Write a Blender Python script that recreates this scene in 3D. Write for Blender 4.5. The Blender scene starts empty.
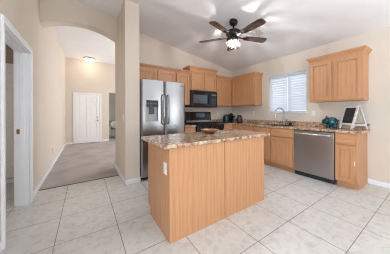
import bpy, bmesh, math, random
from mathutils import Vector, Matrix
random.seed(7)
S = bpy.context.scene
C = S.collection
PI = math.pi
def rad(a): return a * PI / 180

# ------------------------------------------------------------------ camera
cam_data = bpy.data.cameras.new('camera')
cam_data.sensor_fit = 'HORIZONTAL'
cam_data.sensor_width = 36.0
cam_data.lens = 171.3 / 390 * 36.0
cam_data.shift_x = -(205.1 - 195) / 390
cam_data.shift_y = (113 - 127) / 390
cam_data.clip_start = 0.05
cam = bpy.data.objects.new('camera', cam_data)
C.objects.link(cam)
cam.location = (0, 0, 1.24)
cam.rotation_mode = 'XYZ'
_R = Matrix.Rotation(rad(-35.05), 4, 'Z') @ Matrix.Rotation(rad(90), 4, 'X') @ Matrix.Rotation(-0.0037, 4, 'Z')
cam.rotation_euler = _R.to_euler('XYZ')
S.camera = cam

# ------------------------------------------------------------------ world, added fill lights, exposure
S.view_settings.view_transform = 'Standard'
S.view_settings.look = 'None'
S.view_settings.gamma = 1.0
S.view_settings.use_curve_mapping = False
S.view_settings.exposure = 0.79
S.cycles.use_denoising = True
S.cycles.filter_width = 1.1
S.cycles.max_bounces = 10
S.cycles.diffuse_bounces = 6
S.cycles.sample_clamp_indirect = 6.0
S.cycles.transparent_max_bounces = 24
S.cycles.caustics_reflective = False
S.cycles.caustics_refractive = False
w = bpy.data.worlds.new('daylight')
S.world = w
w.use_nodes = True
bg = w.node_tree.nodes['Background']
_nt = w.node_tree
_tc = _nt.nodes.new('ShaderNodeTexCoord'); _sp = _nt.nodes.new('ShaderNodeSeparateXYZ'); _rp = _nt.nodes.new('ShaderNodeValToRGB')
_rp.color_ramp.elements[0].position = 0.46; _rp.color_ramp.elements[0].color = (0.42, 0.45, 0.48, 1)
_rp.color_ramp.elements[1].position = 0.54; _rp.color_ramp.elements[1].color = (0.86, 0.93, 1.0, 1)
_mr = _nt.nodes.new('ShaderNodeMath'); _mr.operation = 'MULTIPLY_ADD'; _mr.inputs[1].default_value = 0.5; _mr.inputs[2].default_value = 0.5
_nt.links.new(_tc.outputs['Generated'], _sp.inputs[0]); _nt.links.new(_sp.outputs['Z'], _mr.inputs[0])
_nt.links.new(_mr.outputs[0], _rp.inputs['Fac']); _nt.links.new(_rp.outputs['Color'], bg.inputs['Color'])
bg.inputs['Strength'].default_value = 1.0

def area(name, loc, rot, sx, sy, power, col):
    l = bpy.data.lights.new(name, 'AREA'); l.shape = 'RECTANGLE'; l.size = sx; l.size_y = sy
    l.energy = power; l.color = col
    o = bpy.data.objects.new(name, l); C.objects.link(o); o.location = loc; o.rotation_euler = rot
    return o
FILL_TINT = (0.83, 0.92, 1.0)
area('rear_fill_light', (0.2, -3.9, 1.35), (rad(140), 0, 0), 2.2, 2.2, 62, FILL_TINT)  # added fill light behind the camera, tilted up at the ceiling
area('open_side_fill_light', (-4.3, -1.4, 1.35), (rad(140), 0, rad(-90)), 4.6, 2.4, 175, FILL_TINT)  # unseen lamp added to light the kitchen from the open side
area('sink_side_fill_light', (3.95, -2.2, 1.5), (rad(140), 0, rad(90)), 2.6, 1.8, 85, FILL_TINT)  # lamp put in out of view to lift the hall-side wall and casing
area('hall_fill_light', (3.3, 6.5, 1.5), (rad(95), 0, rad(90)), 2.6, 2.0, 58, (0.92, 0.96, 1.0))  # added area light brightening the hall and carpet from out of view
area('side_room_fill_light', (-2.5, 2.6, 1.5), (rad(90), 0, rad(-90)), 1.0, 1.0, 7, (1.0, 0.95, 0.9))  # small added lamp that lifts the dark side room; no window modelled

# ------------------------------------------------------------------ materials
MAT = {}
def mat(name):
    m = bpy.data.materials.new(name); m.use_nodes = True
    MAT[name] = m
    nt = m.node_tree
    return m, nt, nt.nodes['Principled BSDF']
def N(nt, t, **kw):
    n = nt.nodes.new(t)
    for k, v in kw.items(): setattr(n, k, v)
    return n
def ramp(nt, stops):
    r = N(nt, 'ShaderNodeValToRGB')
    el = r.color_ramp.elements
    while len(el) < len(stops): el.new(0.5)
    for e, (p, c) in zip(el, stops):
        e.position = p; e.color = (*c, 1)
    return r
def plain(name, col, rough=0.5, metal=0.0, noise=0.06, nscale=8.0, coat=0.0, bump=0.0, bscale=200.0):
    m, nt, b = mat(name)
    b.inputs['Roughness'].default_value = rough
    b.inputs['Metallic'].default_value = metal
    b.inputs['Coat Weight'].default_value = coat
    tc = N(nt, 'ShaderNodeTexCoord')
    nz = N(nt, 'ShaderNodeTexNoise'); nz.inputs['Scale'].default_value = nscale; nz.inputs['Detail'].default_value = 3
    nt.links.new(tc.outputs['Object'], nz.inputs['Vector'])
    lo = tuple(max(0, c * (1 - noise)) for c in col); hi = tuple(min(1, c * (1 + noise)) for c in col)
    r = ramp(nt, [(0.3, lo), (0.7, hi)])
    nt.links.new(nz.outputs['Fac'], r.inputs['Fac'])
    nt.links.new(r.outputs['Color'], b.inputs['Base Color'])
    if bump:
        n2 = N(nt, 'ShaderNodeTexNoise'); n2.inputs['Scale'].default_value = bscale
        nt.links.new(tc.outputs['Object'], n2.inputs['Vector'])
        bp = N(nt, 'ShaderNodeBump'); bp.inputs['Strength'].default_value = bump; bp.inputs['Distance'].default_value = 0.002
        nt.links.new(n2.outputs['Fac'], bp.inputs['Height'])
        nt.links.new(bp.outputs['Normal'], b.inputs['Normal'])
    return m
def emit(name, col, strength):
    m, nt, b = mat(name)
    b.inputs['Base Color'].default_value = (*col, 1)
    b.inputs['Emission Color'].default_value = (*col, 1)
    b.inputs['Emission Strength'].default_value = strength
    return m

wall_paint = plain('wall_paint', (0.70, 0.622, 0.54), 0.75, noise=0.02, nscale=1.5, bump=0.25, bscale=90)
ceil_paint = plain('ceiling_paint', (0.86, 0.855, 0.87), 0.85, noise=0.02, nscale=2, bump=0.3, bscale=60)
white_trim = plain('white_trim_paint', (0.84, 0.87, 0.92), 0.4, noise=0.01)
door_paint = plain('door_paint', (0.87, 0.875, 0.88), 0.4, noise=0.01)
white_plastic = plain('white_plastic', (0.82, 0.81, 0.78), 0.35, noise=0.01)
dark_slot = plain('dark_slot', (0.05, 0.05, 0.05), 0.5)

def oak(name, horizontal=False, tint=1.0):
    m, nt, b = mat(name)
    b.inputs['Roughness'].default_value = 0.42
    tc = N(nt, 'ShaderNodeTexCoord'); sep = N(nt, 'ShaderNodeSeparateXYZ')
    nt.links.new(tc.outputs['Object'], sep.inputs[0])
    add = N(nt, 'ShaderNodeMath', operation='ADD')
    nt.links.new(sep.outputs['X'], add.inputs[0]); nt.links.new(sep.outputs['Y'], add.inputs[1])
    cmb = N(nt, 'ShaderNodeCombineXYZ')
    across, along = (sep.outputs['Z'], add.outputs[0]) if horizontal else (add.outputs[0], sep.outputs['Z'])
    nt.links.new(across, cmb.inputs['X']); nt.links.new(along, cmb.inputs['Z'])
    mp1 = N(nt, 'ShaderNodeMapping'); mp1.inputs['Scale'].default_value = (5, 1, 0.55)
    nt.links.new(cmb.outputs[0], mp1.inputs['Vector'])
    wv = N(nt, 'ShaderNodeTexWave', wave_type='BANDS', bands_direction='X')
    wv.inputs['Scale'].default_value = 1.1; wv.inputs['Distortion'].default_value = 9
    wv.inputs['Detail'].default_value = 2; wv.inputs['Detail Scale'].default_value = 1.0
    nt.links.new(mp1.outputs[0], wv.inputs['Vector'])
    mp2 = N(nt, 'ShaderNodeMapping'); mp2.inputs['Scale'].default_value = (110, 1, 4)
    nt.links.new(cmb.outputs[0], mp2.inputs['Vector'])
    nz = N(nt, 'ShaderNodeTexNoise'); nz.inputs['Scale'].default_value = 1.0; nz.inputs['Detail'].default_value = 4
    nt.links.new(mp2.outputs[0], nz.inputs['Vector'])
    mx = N(nt, 'ShaderNodeMath', operation='MULTIPLY_ADD'); mx.inputs[1].default_value = 0.17
    nt.links.new(wv.outputs['Fac'], mx.inputs[0])
    m2 = N(nt, 'ShaderNodeMath', operation='MULTIPLY'); m2.inputs[1].default_value = 0.75
    nt.links.new(nz.outputs['Fac'], m2.inputs[0]); nt.links.new(m2.outputs[0], mx.inputs[2])
    t = tint
    r = ramp(nt, [(0.22, (0.46 * t, 0.215 * t, 0.097 * t)), (0.45, (0.55 * t, 0.278 * t, 0.137 * t)), (0.75, (0.61 * t, 0.33 * t, 0.172 * t))])
    nt.links.new(mx.outputs[0], r.inputs['Fac'])
    nt.links.new(r.outputs['Color'], b.inputs['Base Color'])
    return m
oak_v = oak('oak_vertical_grain'); oak_h = oak('oak_horizontal_grain', True)

def granite(name):
    m, nt, b = mat(name)
    b.inputs['Roughness'].default_value = 0.12
    b.inputs['Specular IOR Level'].default_value = 0.7
    tc = N(nt, 'ShaderNodeTexCoord')
    a = N(nt, 'ShaderNodeTexNoise'); a.inputs['Scale'].default_value = 20; a.inputs['Detail'].default_value = 6; a.inputs['Roughness'].default_value = 0.7
    nt.links.new(tc.outputs['Object'], a.inputs['Vector'])
    r1 = ramp(nt, [(0.34, (0.02, 0.013, 0.012)), (0.41, (0.14, 0.05, 0.025)), (0.47, (0.38, 0.18, 0.09)), (0.53, (0.56, 0.39, 0.25)), (0.63, (0.70, 0.60, 0.48))])
    nt.links.new(a.outputs['Fac'], r1.inputs['Fac'])
    v = N(nt, 'ShaderNodeTexVoronoi'); v.inputs['Scale'].default_value = 70
    nt.links.new(tc.outputs['Object'], v.inputs['Vector'])
    r2 = ramp(nt, [(0.0, (0.12, 0.08, 0.07)), (0.35, (0.5, 0.36, 0.26)), (1.0, (0.75, 0.62, 0.5))])
    nt.links.new(v.outputs['Color'], r2.inputs['Fac'])
    mix = N(nt, 'ShaderNodeMix', data_type='RGBA'); mix.inputs['Factor'].default_value = 0.28
    nt.links.new(r1.outputs['Color'], mix.inputs['A']); nt.links.new(r2.outputs['Color'], mix.inputs['B'])
    nt.links.new(mix.outputs['Result'], b.inputs['Base Color'])
    return m
granite_m = granite('brown_granite')

def steel(name, col, rough, vertical=True):
    m, nt, b = mat(name)
    b.inputs['Metallic'].default_value = 1.0
    tc = N(nt, 'ShaderNodeTexCoord'); mp = N(nt, 'ShaderNodeMapping')
    mp.inputs['Scale'].default_value = (60, 60, 1.2) if vertical else (3, 3, 260)
    nt.links.new(tc.outputs['Object'], mp.inputs['Vector'])
    nz = N(nt, 'ShaderNodeTexNoise'); nz.inputs['Scale'].default_value = 1.0; nz.inputs['Detail'].default_value = 4
    nt.links.new(mp.outputs[0], nz.inputs['Vector'])
    r = ramp(nt, [(0.3, tuple(c * 0.985 for c in col)), (0.7, tuple(min(1, c * 1.015) for c in col))])
    nt.links.new(nz.outputs['Fac'], r.inputs['Fac']); nt.links.new(r.outputs['Color'], b.inputs['Base Color'])
    mr = N(nt, 'ShaderNodeMapRange'); mr.inputs['To Min'].default_value = rough * 0.98; mr.inputs['To Max'].default_value = rough * 1.02
    nt.links.new(nz.outputs['Fac'], mr.inputs['Value']); nt.links.new(mr.outputs[0], b.inputs['Roughness'])
    return m
steel_m = steel('brushed_steel', (0.34, 0.35, 0.365), 0.27)
slate_m = steel('slate_steel', (0.41, 0.39, 0.382), 0.36, False)
chrome_m = plain('satin_chrome', (0.36, 0.36, 0.38), 0.2, 1.0, noise=0.02)
bright_chrome = plain('bright_chrome', (0.72, 0.72, 0.73), 0.22, 1.0, noise=0.02)
black_gloss = plain('black_gloss', (0.012, 0.012, 0.014), 0.12, noise=0.1)
black_matte = plain('black_matte', (0.02, 0.02, 0.022), 0.5, noise=0.2)
body_grey = plain('dark_grey_enamel', (0.06, 0.065, 0.08), 0.4, noise=0.05)
iron_m = plain('cast_iron', (0.015, 0.015, 0.016), 0.55, noise=0.3, nscale=60)
bronze_m = plain('oil_rubbed_bronze', (0.025, 0.02, 0.018), 0.35, 0.7, noise=0.2)
brass_m = plain('brass', (0.55, 0.43, 0.22), 0.35, 1.0)
glass_dark = plain('dark_glass', (0.02, 0.022, 0.03), 0.05, noise=0.05)
display_m = plain('display_glass', (0.10, 0.12, 0.15), 0.12, noise=0.1)
blade_m = plain('walnut_blade', (0.085, 0.055, 0.045), 0.25, noise=0.35, nscale=20)
teal_m, _nt, _b = mat('teal_glaze')
_b.inputs['Roughness'].default_value = 0.12
_tc = N(_nt, 'ShaderNodeTexCoord'); _v = N(_nt, 'ShaderNodeTexNoise'); _v.inputs['Scale'].default_value = 22; _v.inputs['Detail'].default_value = 2
_nt.links.new(_tc.outputs['Object'], _v.inputs['Vector'])
_r = ramp(_nt, [(0.4, (0.004, 0.045, 0.06)), (0.58, (0.006, 0.075, 0.095)), (0.70, (0.06, 0.24, 0.29))])
_nt.links.new(_v.outputs['Fac'], _r.inputs['Fac']); _nt.links.new(_r.outputs['Color'], _b.inputs['Base Color'])
canister_m = plain('dark_teal_ceramic', (0.006, 0.025, 0.04), 0.2, noise=0.3)
mauve_m = plain('grey_violet_ceramic', (0.06, 0.05, 0.075), 0.25, noise=0.4, nscale=30)
leaf_m = plain('leaf_green', (0.018, 0.06, 0.035), 0.4, noise=0.4, nscale=20)
distress_m = plain('distressed_white_wood', (0.66, 0.64, 0.63), 0.7, noise=0.32, nscale=45)
chalk_m = plain('chalkboard', (0.022, 0.022, 0.026), 0.6, noise=0.35, nscale=25)
bowl_m = plain('red_brown_wood', (0.30, 0.14, 0.075), 0.4, noise=0.2, nscale=20)
uphol_m = plain('grey_upholstery', (0.30, 0.29, 0.27), 0.9, noise=0.1, nscale=40)
pillow_m = plain('pale_pillow_cloth', (0.72, 0.71, 0.69), 0.9, noise=0.05)
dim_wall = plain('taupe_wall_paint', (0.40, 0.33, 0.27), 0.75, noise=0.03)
soap_m = plain('white_ceramic', (0.85, 0.85, 0.85), 0.2, noise=0.01)

def tile_mat():
    m, nt, b = mat('floor_tile')
    g = N(nt, 'ShaderNodeNewGeometry'); mp = N(nt, 'ShaderNodeMapping')
    T = 0.534
    mp.inputs['Location'].default_value = (-0.294 + 10 * T, -1.06 + 10 * T, 0)
    nt.links.new(g.outputs['Position'], mp.inputs['Vector'])
    br = N(nt, 'ShaderNodeTexBrick'); br.offset = 0.0; br.squash = 1.0
    br.inputs['Scale'].default_value = 1.0; br.inputs['Brick Width'].default_value = T; br.inputs['Row Height'].default_value = T
    br.inputs['Mortar Size'].default_value = 0.0036; br.inputs['Mortar Smooth'].default_value = 0.1
    br.inputs['Color1'].default_value = (0.665, 0.66, 0.64, 1); br.inputs['Color2'].default_value = (0.70, 0.695, 0.675, 1)
    br.inputs['Mortar'].default_value = (0.25, 0.215, 0.185, 1)
    nt.links.new(mp.outputs[0], br.inputs['Vector'])
    nz = N(nt, 'ShaderNodeTexNoise'); nz.inputs['Scale'].default_value = 13; nz.inputs['Detail'].default_value = 8; nz.inputs['Roughness'].default_value = 0.65; nz.inputs['Distortion'].default_value = 0.6
    nt.links.new(g.outputs['Position'], nz.inputs['Vector'])
    r = ramp(nt, [(0.32, (0.76, 0.745, 0.72)), (0.5, (0.94, 0.935, 0.925)), (0.68, (1, 1, 1))])
    nt.links.new(nz.outputs['Fac'], r.inputs['Fac'])
    mx = N(nt, 'ShaderNodeMix', data_type='RGBA', blend_type='MULTIPLY'); mx.inputs['Factor'].default_value = 1
    nt.links.new(br.outputs['Color'], mx.inputs['A']); nt.links.new(r.outputs['Color'], mx.inputs['B'])
    nt.links.new(mx.outputs['Result'], b.inputs['Base Color'])
    b.inputs['Roughness'].default_value = 0.38
    bp = N(nt, 'ShaderNodeBump'); bp.inputs['Strength'].default_value = 0.4; bp.inputs['Distance'].default_value = 0.002; bp.invert = True
    nt.links.new(br.outputs['Fac'], bp.inputs['Height']); nt.links.new(bp.outputs['Normal'], b.inputs['Normal'])
    return m
tile_m = tile_mat()
def carpet_mat():
    m, nt, b = mat('carpet_pile')
    tc = N(nt, 'ShaderNodeTexCoord')
    a = N(nt, 'ShaderNodeTexNoise'); a.inputs['Scale'].default_value = 2.2; a.inputs['Detail'].default_value = 5
    f = N(nt, 'ShaderNodeTexNoise'); f.inputs['Scale'].default_value = 160
    nt.links.new(tc.outputs['Object'], a.inputs['Vector']); nt.links.new(tc.outputs['Object'], f.inputs['Vector'])
    r = ramp(nt, [(0.35, (0.37, 0.335, 0.322)), (0.65, (0.48, 0.438, 0.424))])
    nt.links.new(a.outputs['Fac'], r.inputs['Fac']); nt.links.new(r.outputs['Color'], b.inputs['Base Color'])
    b.inputs['Roughness'].default_value = 1.0
    bp = N(nt, 'ShaderNodeBump'); bp.inputs['Strength'].default_value = 0.8; bp.inputs['Distance'].default_value = 0.006
    nt.links.new(f.outputs['Fac'], bp.inputs['Height']); nt.links.new(bp.outputs['Normal'], b.inputs['Normal'])
    return m
carpet_m = carpet_mat()
def glassy(name, fac, col=(1, 1, 1)):
    """thin pane: mostly see-through with a glossy film"""
    m = bpy.data.materials.new(name); m.use_nodes = True; nt = m.node_tree
    for n in list(nt.nodes): nt.nodes.remove(n)
    o = N(nt, 'ShaderNodeOutputMaterial'); t = N(nt, 'ShaderNodeBsdfTransparent'); t.inputs['Color'].default_value = (*col, 1)
    gl = N(nt, 'ShaderNodeBsdfGlossy'); gl.inputs['Roughness'].default_value = 0.03
    mx = N(nt, 'ShaderNodeMixShader'); mx.inputs['Fac'].default_value = fac
    nt.links.new(t.outputs[0], mx.inputs[1]); nt.links.new(gl.outputs[0], mx.inputs[2]); nt.links.new(mx.outputs[0], o.inputs['Surface'])
    return m
pane_m = glassy('window_glass', 0.06)
clear_rib = glassy('clear_shade_glass', 0.08, (0.88, 0.87, 0.86))
def frosted(name, tr):
    m = bpy.data.materials.new(name); m.use_nodes = True; nt = m.node_tree
    for n in list(nt.nodes): nt.nodes.remove(n)
    o = N(nt, 'ShaderNodeOutputMaterial'); t = N(nt, 'ShaderNodeBsdfTransparent')
    tl = N(nt, 'ShaderNodeBsdfTranslucent'); tl.inputs['Color'].default_value = (0.05, 0.048, 0.046, 1)
    mx = N(nt, 'ShaderNodeMixShader'); mx.inputs['Fac'].default_value = 1 - tr
    nt.links.new(t.outputs[0], mx.inputs[1]); nt.links.new(tl.outputs[0], mx.inputs[2]); nt.links.new(mx.outputs[0], o.inputs['Surface'])
    return m
frost_rib = frosted('frosted_shade_glass', 0.12)
dome_m = emit('lit_dome_glass', (1.0, 0.90, 0.74), 5.0)
def bulb_mat():
    m = bpy.data.materials.new('lit_clear_bulb'); m.use_nodes = True; nt = m.node_tree
    for n in list(nt.nodes): nt.nodes.remove(n)
    o = N(nt, 'ShaderNodeOutputMaterial'); t = N(nt, 'ShaderNodeBsdfTransparent'); e = N(nt, 'ShaderNodeEmission')
    e.inputs['Color'].default_value = (1.0, 0.92, 0.8, 1); e.inputs['Strength'].default_value = 5
    a = N(nt, 'ShaderNodeAddShader'); nt.links.new(t.outputs[0], a.inputs[0]); nt.links.new(e.outputs[0], a.inputs[1]); nt.links.new(a.outputs[0], o.inputs['Surface'])
    return m
bulb_m = bulb_mat()
def slat_mat():
    m, nt, b = mat('blind_slat')
    b.inputs['Base Color'].default_value = (0.90, 0.92, 0.94, 1); b.inputs['Roughness'].default_value = 0.5
    tl = N(nt, 'ShaderNodeBsdfTranslucent'); tl.inputs['Color'].default_value = (0.92, 0.95, 1.0, 1)
    mx = N(nt, 'ShaderNodeMixShader'); mx.inputs['Fac'].default_value = 0.6
    out = nt.nodes['Material Output']
    nt.links.new(b.outputs[0], mx.inputs[1]); nt.links.new(tl.outputs[0], mx.inputs[2]); nt.links.new(mx.outputs[0], out.inputs['Surface'])
    return m
slat_m = slat_mat()

# ------------------------------------------------------------------ mesh helpers
class MB:
    def __init__(s): s.bm = bmesh.new(); s.mi = 0
    def _mark(s, fs):
        for f in fs: f.material_index = s.mi
    def box(s, x0, y0, z0, x1, y1, z1, b=0.0, seg=2):
        x0, x1 = min(x0, x1), max(x0, x1); y0, y1 = min(y0, y1), max(y0, y1); z0, z1 = min(z0, z1), max(z0, z1)
        v = [s.bm.verts.new(p) for p in ((x0,y0,z0),(x1,y0,z0),(x1,y1,z0),(x0,y1,z0),(x0,y0,z1),(x1,y0,z1),(x1,y1,z1),(x0,y1,z1))]
        fs = [s.bm.faces.new([v[i] for i in q]) for q in ((3,2,1,0),(4,5,6,7),(0,1,5,4),(1,2,6,5),(2,3,7,6),(3,0,4,7))]
        s._mark(fs)
        if b > 0:
            es = list({e for f in fs for e in f.edges})
            r = bmesh.ops.bevel(s.bm, geom=es, offset=b, segments=seg, affect='EDGES', profile=0.5)
            s._mark(r['faces'])
        return s
    def prism(s, poly, fn, a0, a1):
        """poly: 2-D points, fn(u, v, a) -> 3-D"""
        A = [s.bm.verts.new(fn(u, v, a0)) for u, v in poly]; B = [s.bm.verts.new(fn(u, v, a1)) for u, v in poly]
        n = len(poly); fs = [s.bm.faces.new(A[::-1]), s.bm.faces.new(B)]
        for i in range(n): fs.append(s.bm.faces.new((A[i], A[(i+1) % n], B[(i+1) % n], B[i])))
        s._mark(fs); return s
    def tube(s, pts, r, n=10, caps=True):
        pts = [Vector(p) for p in pts]; rings = []
        rs = r if isinstance(r, (list, tuple)) else [r] * len(pts)
        up = None
        for i, p in enumerate(pts):
            d = (pts[min(i+1, len(pts)-1)] - pts[max(i-1, 0)]).normalized()
            if up is None:
                up = d.orthogonal().normalized()
            else:
                up = (up - d * up.dot(d)).normalized()
            sd = d.cross(up)
            rings.append([s.bm.verts.new(p + (up * math.cos(2*PI*k/n) + sd * math.sin(2*PI*k/n)) * rs[i]) for k in range(n)])
        fs = []
        for a, b in zip(rings, rings[1:]):
            for k in range(n): fs.append(s.bm.faces.new((a[k], a[(k+1) % n], b[(k+1) % n], b[k])))
        if caps: fs.append(s.bm.faces.new(rings[0][::-1])); fs.append(s.bm.faces.new(rings[-1]))
        s._mark(fs); return s
    def lathe(s, prof, M=None, n=24, alt=None):
        """prof: (r, z) list; M: placement matrix; alt: (mat a, mat b) alternating round the axis"""
        M = M or Matrix.Identity(4); rings = []
        for r, z in prof:
            if r < 1e-6: rings.append([s.bm.verts.new(M @ Vector((0, 0, z)))])
            else: rings.append([s.bm.verts.new(M @ Vector((r*math.cos(2*PI*k/n), r*math.sin(2*PI*k/n), z))) for k in range(n)])
        for a, b in zip(rings, rings[1:]):
            for k in range(n):
                q = [a[k % len(a)], a[(k+1) % len(a)], b[(k+1) % len(b)], b[k % len(b)]]
                q = list(dict.fromkeys(q))
                if len(q) < 3: continue
                f = s.bm.faces.new(q); f.material_index = (alt[k % len(alt)] if alt else s.mi)
        return s
    def ball(s, c, rx, ry, rz, M=None, n=20, m=12):
        prof = [(math.sin(PI*i/m), -math.cos(PI*i/m)) for i in range(m+1)]
        prof[0] = (0, -1); prof[-1] = (0, 1)
        T = Matrix.Translation(c) @ (M or Matrix.Identity(4)) @ Matrix.Diagonal((rx, ry, rz, 1))
        return s.lathe(prof, T, n)
    def build(s, name, m, parent=None, world=True, smooth=True):
        """vertices are world coordinates unless world=False (then local to the parent)"""
        bmesh.ops.recalc_face_normals(s.bm, faces=s.bm.faces[:]) if not getattr(s, 'keep', False) else None
        me = bpy.data.meshes.new(name); 
        o = bpy.data.objects.new(name, me); C.objects.link(o)
        root = parent
        while root is not None and root.parent is not None: root = root.parent
        if root is not None and world:
            Mi = (Matrix.Translation(root.location) @ root.rotation_euler.to_matrix().to_4x4()).inverted()
            s.bm.transform(Mi)
        elif root is None and world:
            # put the origin at the base centre of the mesh
            xs = [v.co for v in s.bm.verts]
            c = Vector(((min(p.x for p in xs)+max(p.x for p in xs))/2, (min(p.y for p in xs)+max(p.y for p in xs))/2, min(p.z for p in xs)))
            s.bm.transform(Matrix.Translation(-c)); o.location = c
        s.bm.to_mesh(me); s.bm.free()
        for mm in (m if isinstance(m, (list, tuple)) else [m]): me.materials.append(mm)
        if smooth:
            wn = o.modifiers.new('weighted_normals', 'WEIGHTED_NORMAL'); wn.keep_sharp = True; wn.weight = 100
            me.polygons.foreach_set('use_smooth', [True] * len(me.polygons))
            me.set_sharp_from_angle(angle=rad(32))
        if parent is not None: o.parent = parent
        return o
def tag(o, label, cat, group=None):
    o['label'] = label; o['category'] = cat
    if group: o['group'] = group
    return o
def thing(name, label, cat, loc, rotz=0.0, group=None):
    o = bpy.data.objects.new(name, None); o.empty_display_size = 0.1
    C.objects.link(o); o.location = loc; o.rotation_euler = (0, 0, rotz)
    return tag(o, label, cat, group)
def structure(o): o['kind'] = 'structure'; return o
def dup(root, loc, label, rotz=None, group=None):
    r = root.copy(); C.objects.link(r); r.location = loc
    if rotz is not None: r.rotation_euler = (0, 0, rotz)
    r['label'] = label
    if group: r['group'] = group
    for ch in list(root.children):
        c = ch.copy(); C.objects.link(c); c.parent = r
        for g in list(ch.children):
            d = g.copy(); C.objects.link(d); d.parent = c
    return r

# ------------------------------------------------------------------ the shell
XL, XW, YF = -0.63, 4.06, 4.21            # hall-side wall, sink wall, refrigerator wall
YB = -4.0                                  # unseen side behind the camera, left partly open for sky light
YH = 8.74                                  # front-door wall
PX0, PX1, PY0, PY1 = 0.57, 0.815, 3.22, 4.40   # divider wall end
ZC = lambda x: 2.64 + 0.172 * (XW - x)     # vaulted kitchen ceiling
HZ = 3.46                                  # hall ceiling
CARPET = 3.80
YW, XO = 1.0, -4.5                          # unseen hall-side wall end, cut short to let fill light in

structure(MB().box(XO, YB, -0.1, XL-0.13, YW, 0).box(XL-0.13, YB, -0.1, XW+0.15, CARPET, 0).box(PX1, CARPET, -0.1, XW+0.15, PY1, 0).build('floor', tile_m))
structure(MB().box(XL-0.13, CARPET, -0.1, PX1, PY1, 0.006).box(XL-0.13, PY1, -0.1, 3.6, 12.2, 0.006).build('floor_hall', carpet_m))
structure(MB().box(-2.6, 1.5, -0.1, XL-0.13, 4.52, 0).build('floor_side_room', tile_m))

OY0, OY1, OZ = 2.40, 3.335, 2.085          # cased opening in the hall-side wall
m = MB()
m.box(XL-0.13, YW, 0, XL, OY0, 3.6).box(XL-0.13, OY1, 0, XL, YH+0.15, 3.6).box(XL-0.13, OY0, OZ, XL, OY1, 3.6)
structure(m.build('wall_left', wall_paint))
WY0, WY1, WZ0, WZ1 = 1.835, 2.79, 1.245, 2.195   # window opening
m = MB()
m.box(XW, YB, 0, XW+0.15, WY0, 2.9).box(XW, WY1, 0, XW+0.15, YF+0.19, 2.9)
m.box(XW, WY0, 0, XW+0.15, WY1, WZ0).box(XW, WY0, WZ1, XW+0.15, WY1, 2.9)
structure(m.build('wall_right', wall_paint))
structure(MB().box(PX1, YF, 0, XW+0.15, PY1, 3.5).build('wall_kitchen', wall_paint))
structure(MB().box(PX0, PY0, 0, PX1, PY1, 3.5, 0.012).build('wall_divider', wall_paint))
# arched header between the divider and the hall-side wall
AY0, AY1 = 4.02, 4.24
arc = []
xa, xb, zs, rise = XL, PX0, 2.79, 0.165
hc = (xb - xa) / 2; Rr = (hc*hc + rise*rise) / (2*rise); cx = (xa+xb)/2; cz = zs + rise - Rr
a0 = math.asin(hc / Rr)
for i in range(33):
    a = -a0 + 2*a0*i/32
    arc.append((cx + Rr*math.sin(a), cz + Rr*math.cos(a)))
structure(MB().prism(arc + [(xb, 3.6), (xa, 3.6)], lambda u, v, a: (u, a, v), AY0, AY1).build('wall_arch', wall_paint))
# front-door wall, with an opening to the room beyond
m = MB()
m.box(XL, YH, 0, 0.885, YH+0.15, 3.6).box(0.885, YH, 2.16, 1.9, YH+0.15, 3.6).box(1.9, YH, 0, 3.6, YH+0.15, 3.6)
structure(m.build('wall_hall', wall_paint))
structure(MB().box(XL-0.13, 11.6, 0, 3.6, 11.75, 3.6).build('wall_far_room', wall_paint))
structure(MB().box(3.6, PY1, 0, 3.75, 11.75, 3.6).build('wall_living', wall_paint))
structure(MB().box(-0.9, YB-0.15, 0, XW+0.15, YB, 3.6).build('wall_rear', wall_paint))  # unseen wall, widened to calm refrigerator reflections and light on the island front
# side room behind the cased opening
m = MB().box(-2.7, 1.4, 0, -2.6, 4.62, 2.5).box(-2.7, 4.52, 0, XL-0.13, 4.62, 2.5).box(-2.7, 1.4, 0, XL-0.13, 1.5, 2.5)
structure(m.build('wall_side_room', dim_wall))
structure(MB().box(-2.7, 1.4, 2.5, XL-0.13, 4.62, 2.6).build('ceiling_side_room', ceil_paint))
# ceilings
xr, xl = XW+0.15, XL-0.13
structure(MB().prism([(xl, ZC(xl)), (xr, ZC(xr)), (xr, ZC(xr)+0.12), (xl, ZC(xl)+0.12)], lambda u, v, a: (u, a, v), YW, AY0+0.1).prism([(XO, ZC(XO)), (xr, ZC(xr)), (xr, ZC(xr)+0.12), (XO, ZC(XO)+0.12)], lambda u, v, a: (u, a, v), YB, YW).prism(
    [(PX1-0.1, ZC(PX1-0.1)), (xr, ZC(xr)), (xr, ZC(xr)+0.12), (PX1-0.1, ZC(PX1-0.1)+0.12)], lambda u, v, a: (u, a, v), AY0+0.1, PY1).build('ceiling', ceil_paint))
structure(MB().box(XL-0.13, AY1-0.1, HZ, PX1, PY1, HZ+0.12).box(XL-0.13, PY1, HZ, 3.75, 11.75, HZ+0.12).build('ceiling_hall', ceil_paint))

# baseboards
def board(mb, x0, y0, x1, y1, h=0.085):
    mb.box(x0, y0, 0, x1, y1, h, 0.004)
m = MB(); board(m, XL, OY1+0.066, XL+0.014, YH); board(m, XL, YW, XL+0.014, OY0-0.066); structure(m.build('baseboard_left', white_trim))
m = MB(); board(m, PX0-0.014, PY0-0.014, PX0, PY1); board(m, PX0-0.014, PY0-0.014, PX1+0.014, PY0); board(m, PX1, PY0-0.014, PX1+0.014, PY0+0.05)
structure(m.build('baseboard_divider', white_trim))
m = MB(); board(m, XW-0.014, YB, XW, 0.825); structure(m.build('baseboard_right', white_trim))
m = MB(); board(m, XL, YH-0.014, -0.40, YH); board(m, 0.615, YH-0.014, 0.885, YH); structure(m.build('baseboard_hall', white_trim))
m = MB(); board(m, -2.6, 4.506, XL-0.13, 4.52); structure(m.build('baseboard_side_room', white_trim))
# strip between tile and carpet
structure(MB().box(XL+0.014, CARPET-0.012, 0, PX0-0.014, CARPET+0.006, 0.008).build('trim_1', plain('dark_seam', (0.10, 0.085, 0.075), 0.7)))

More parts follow.
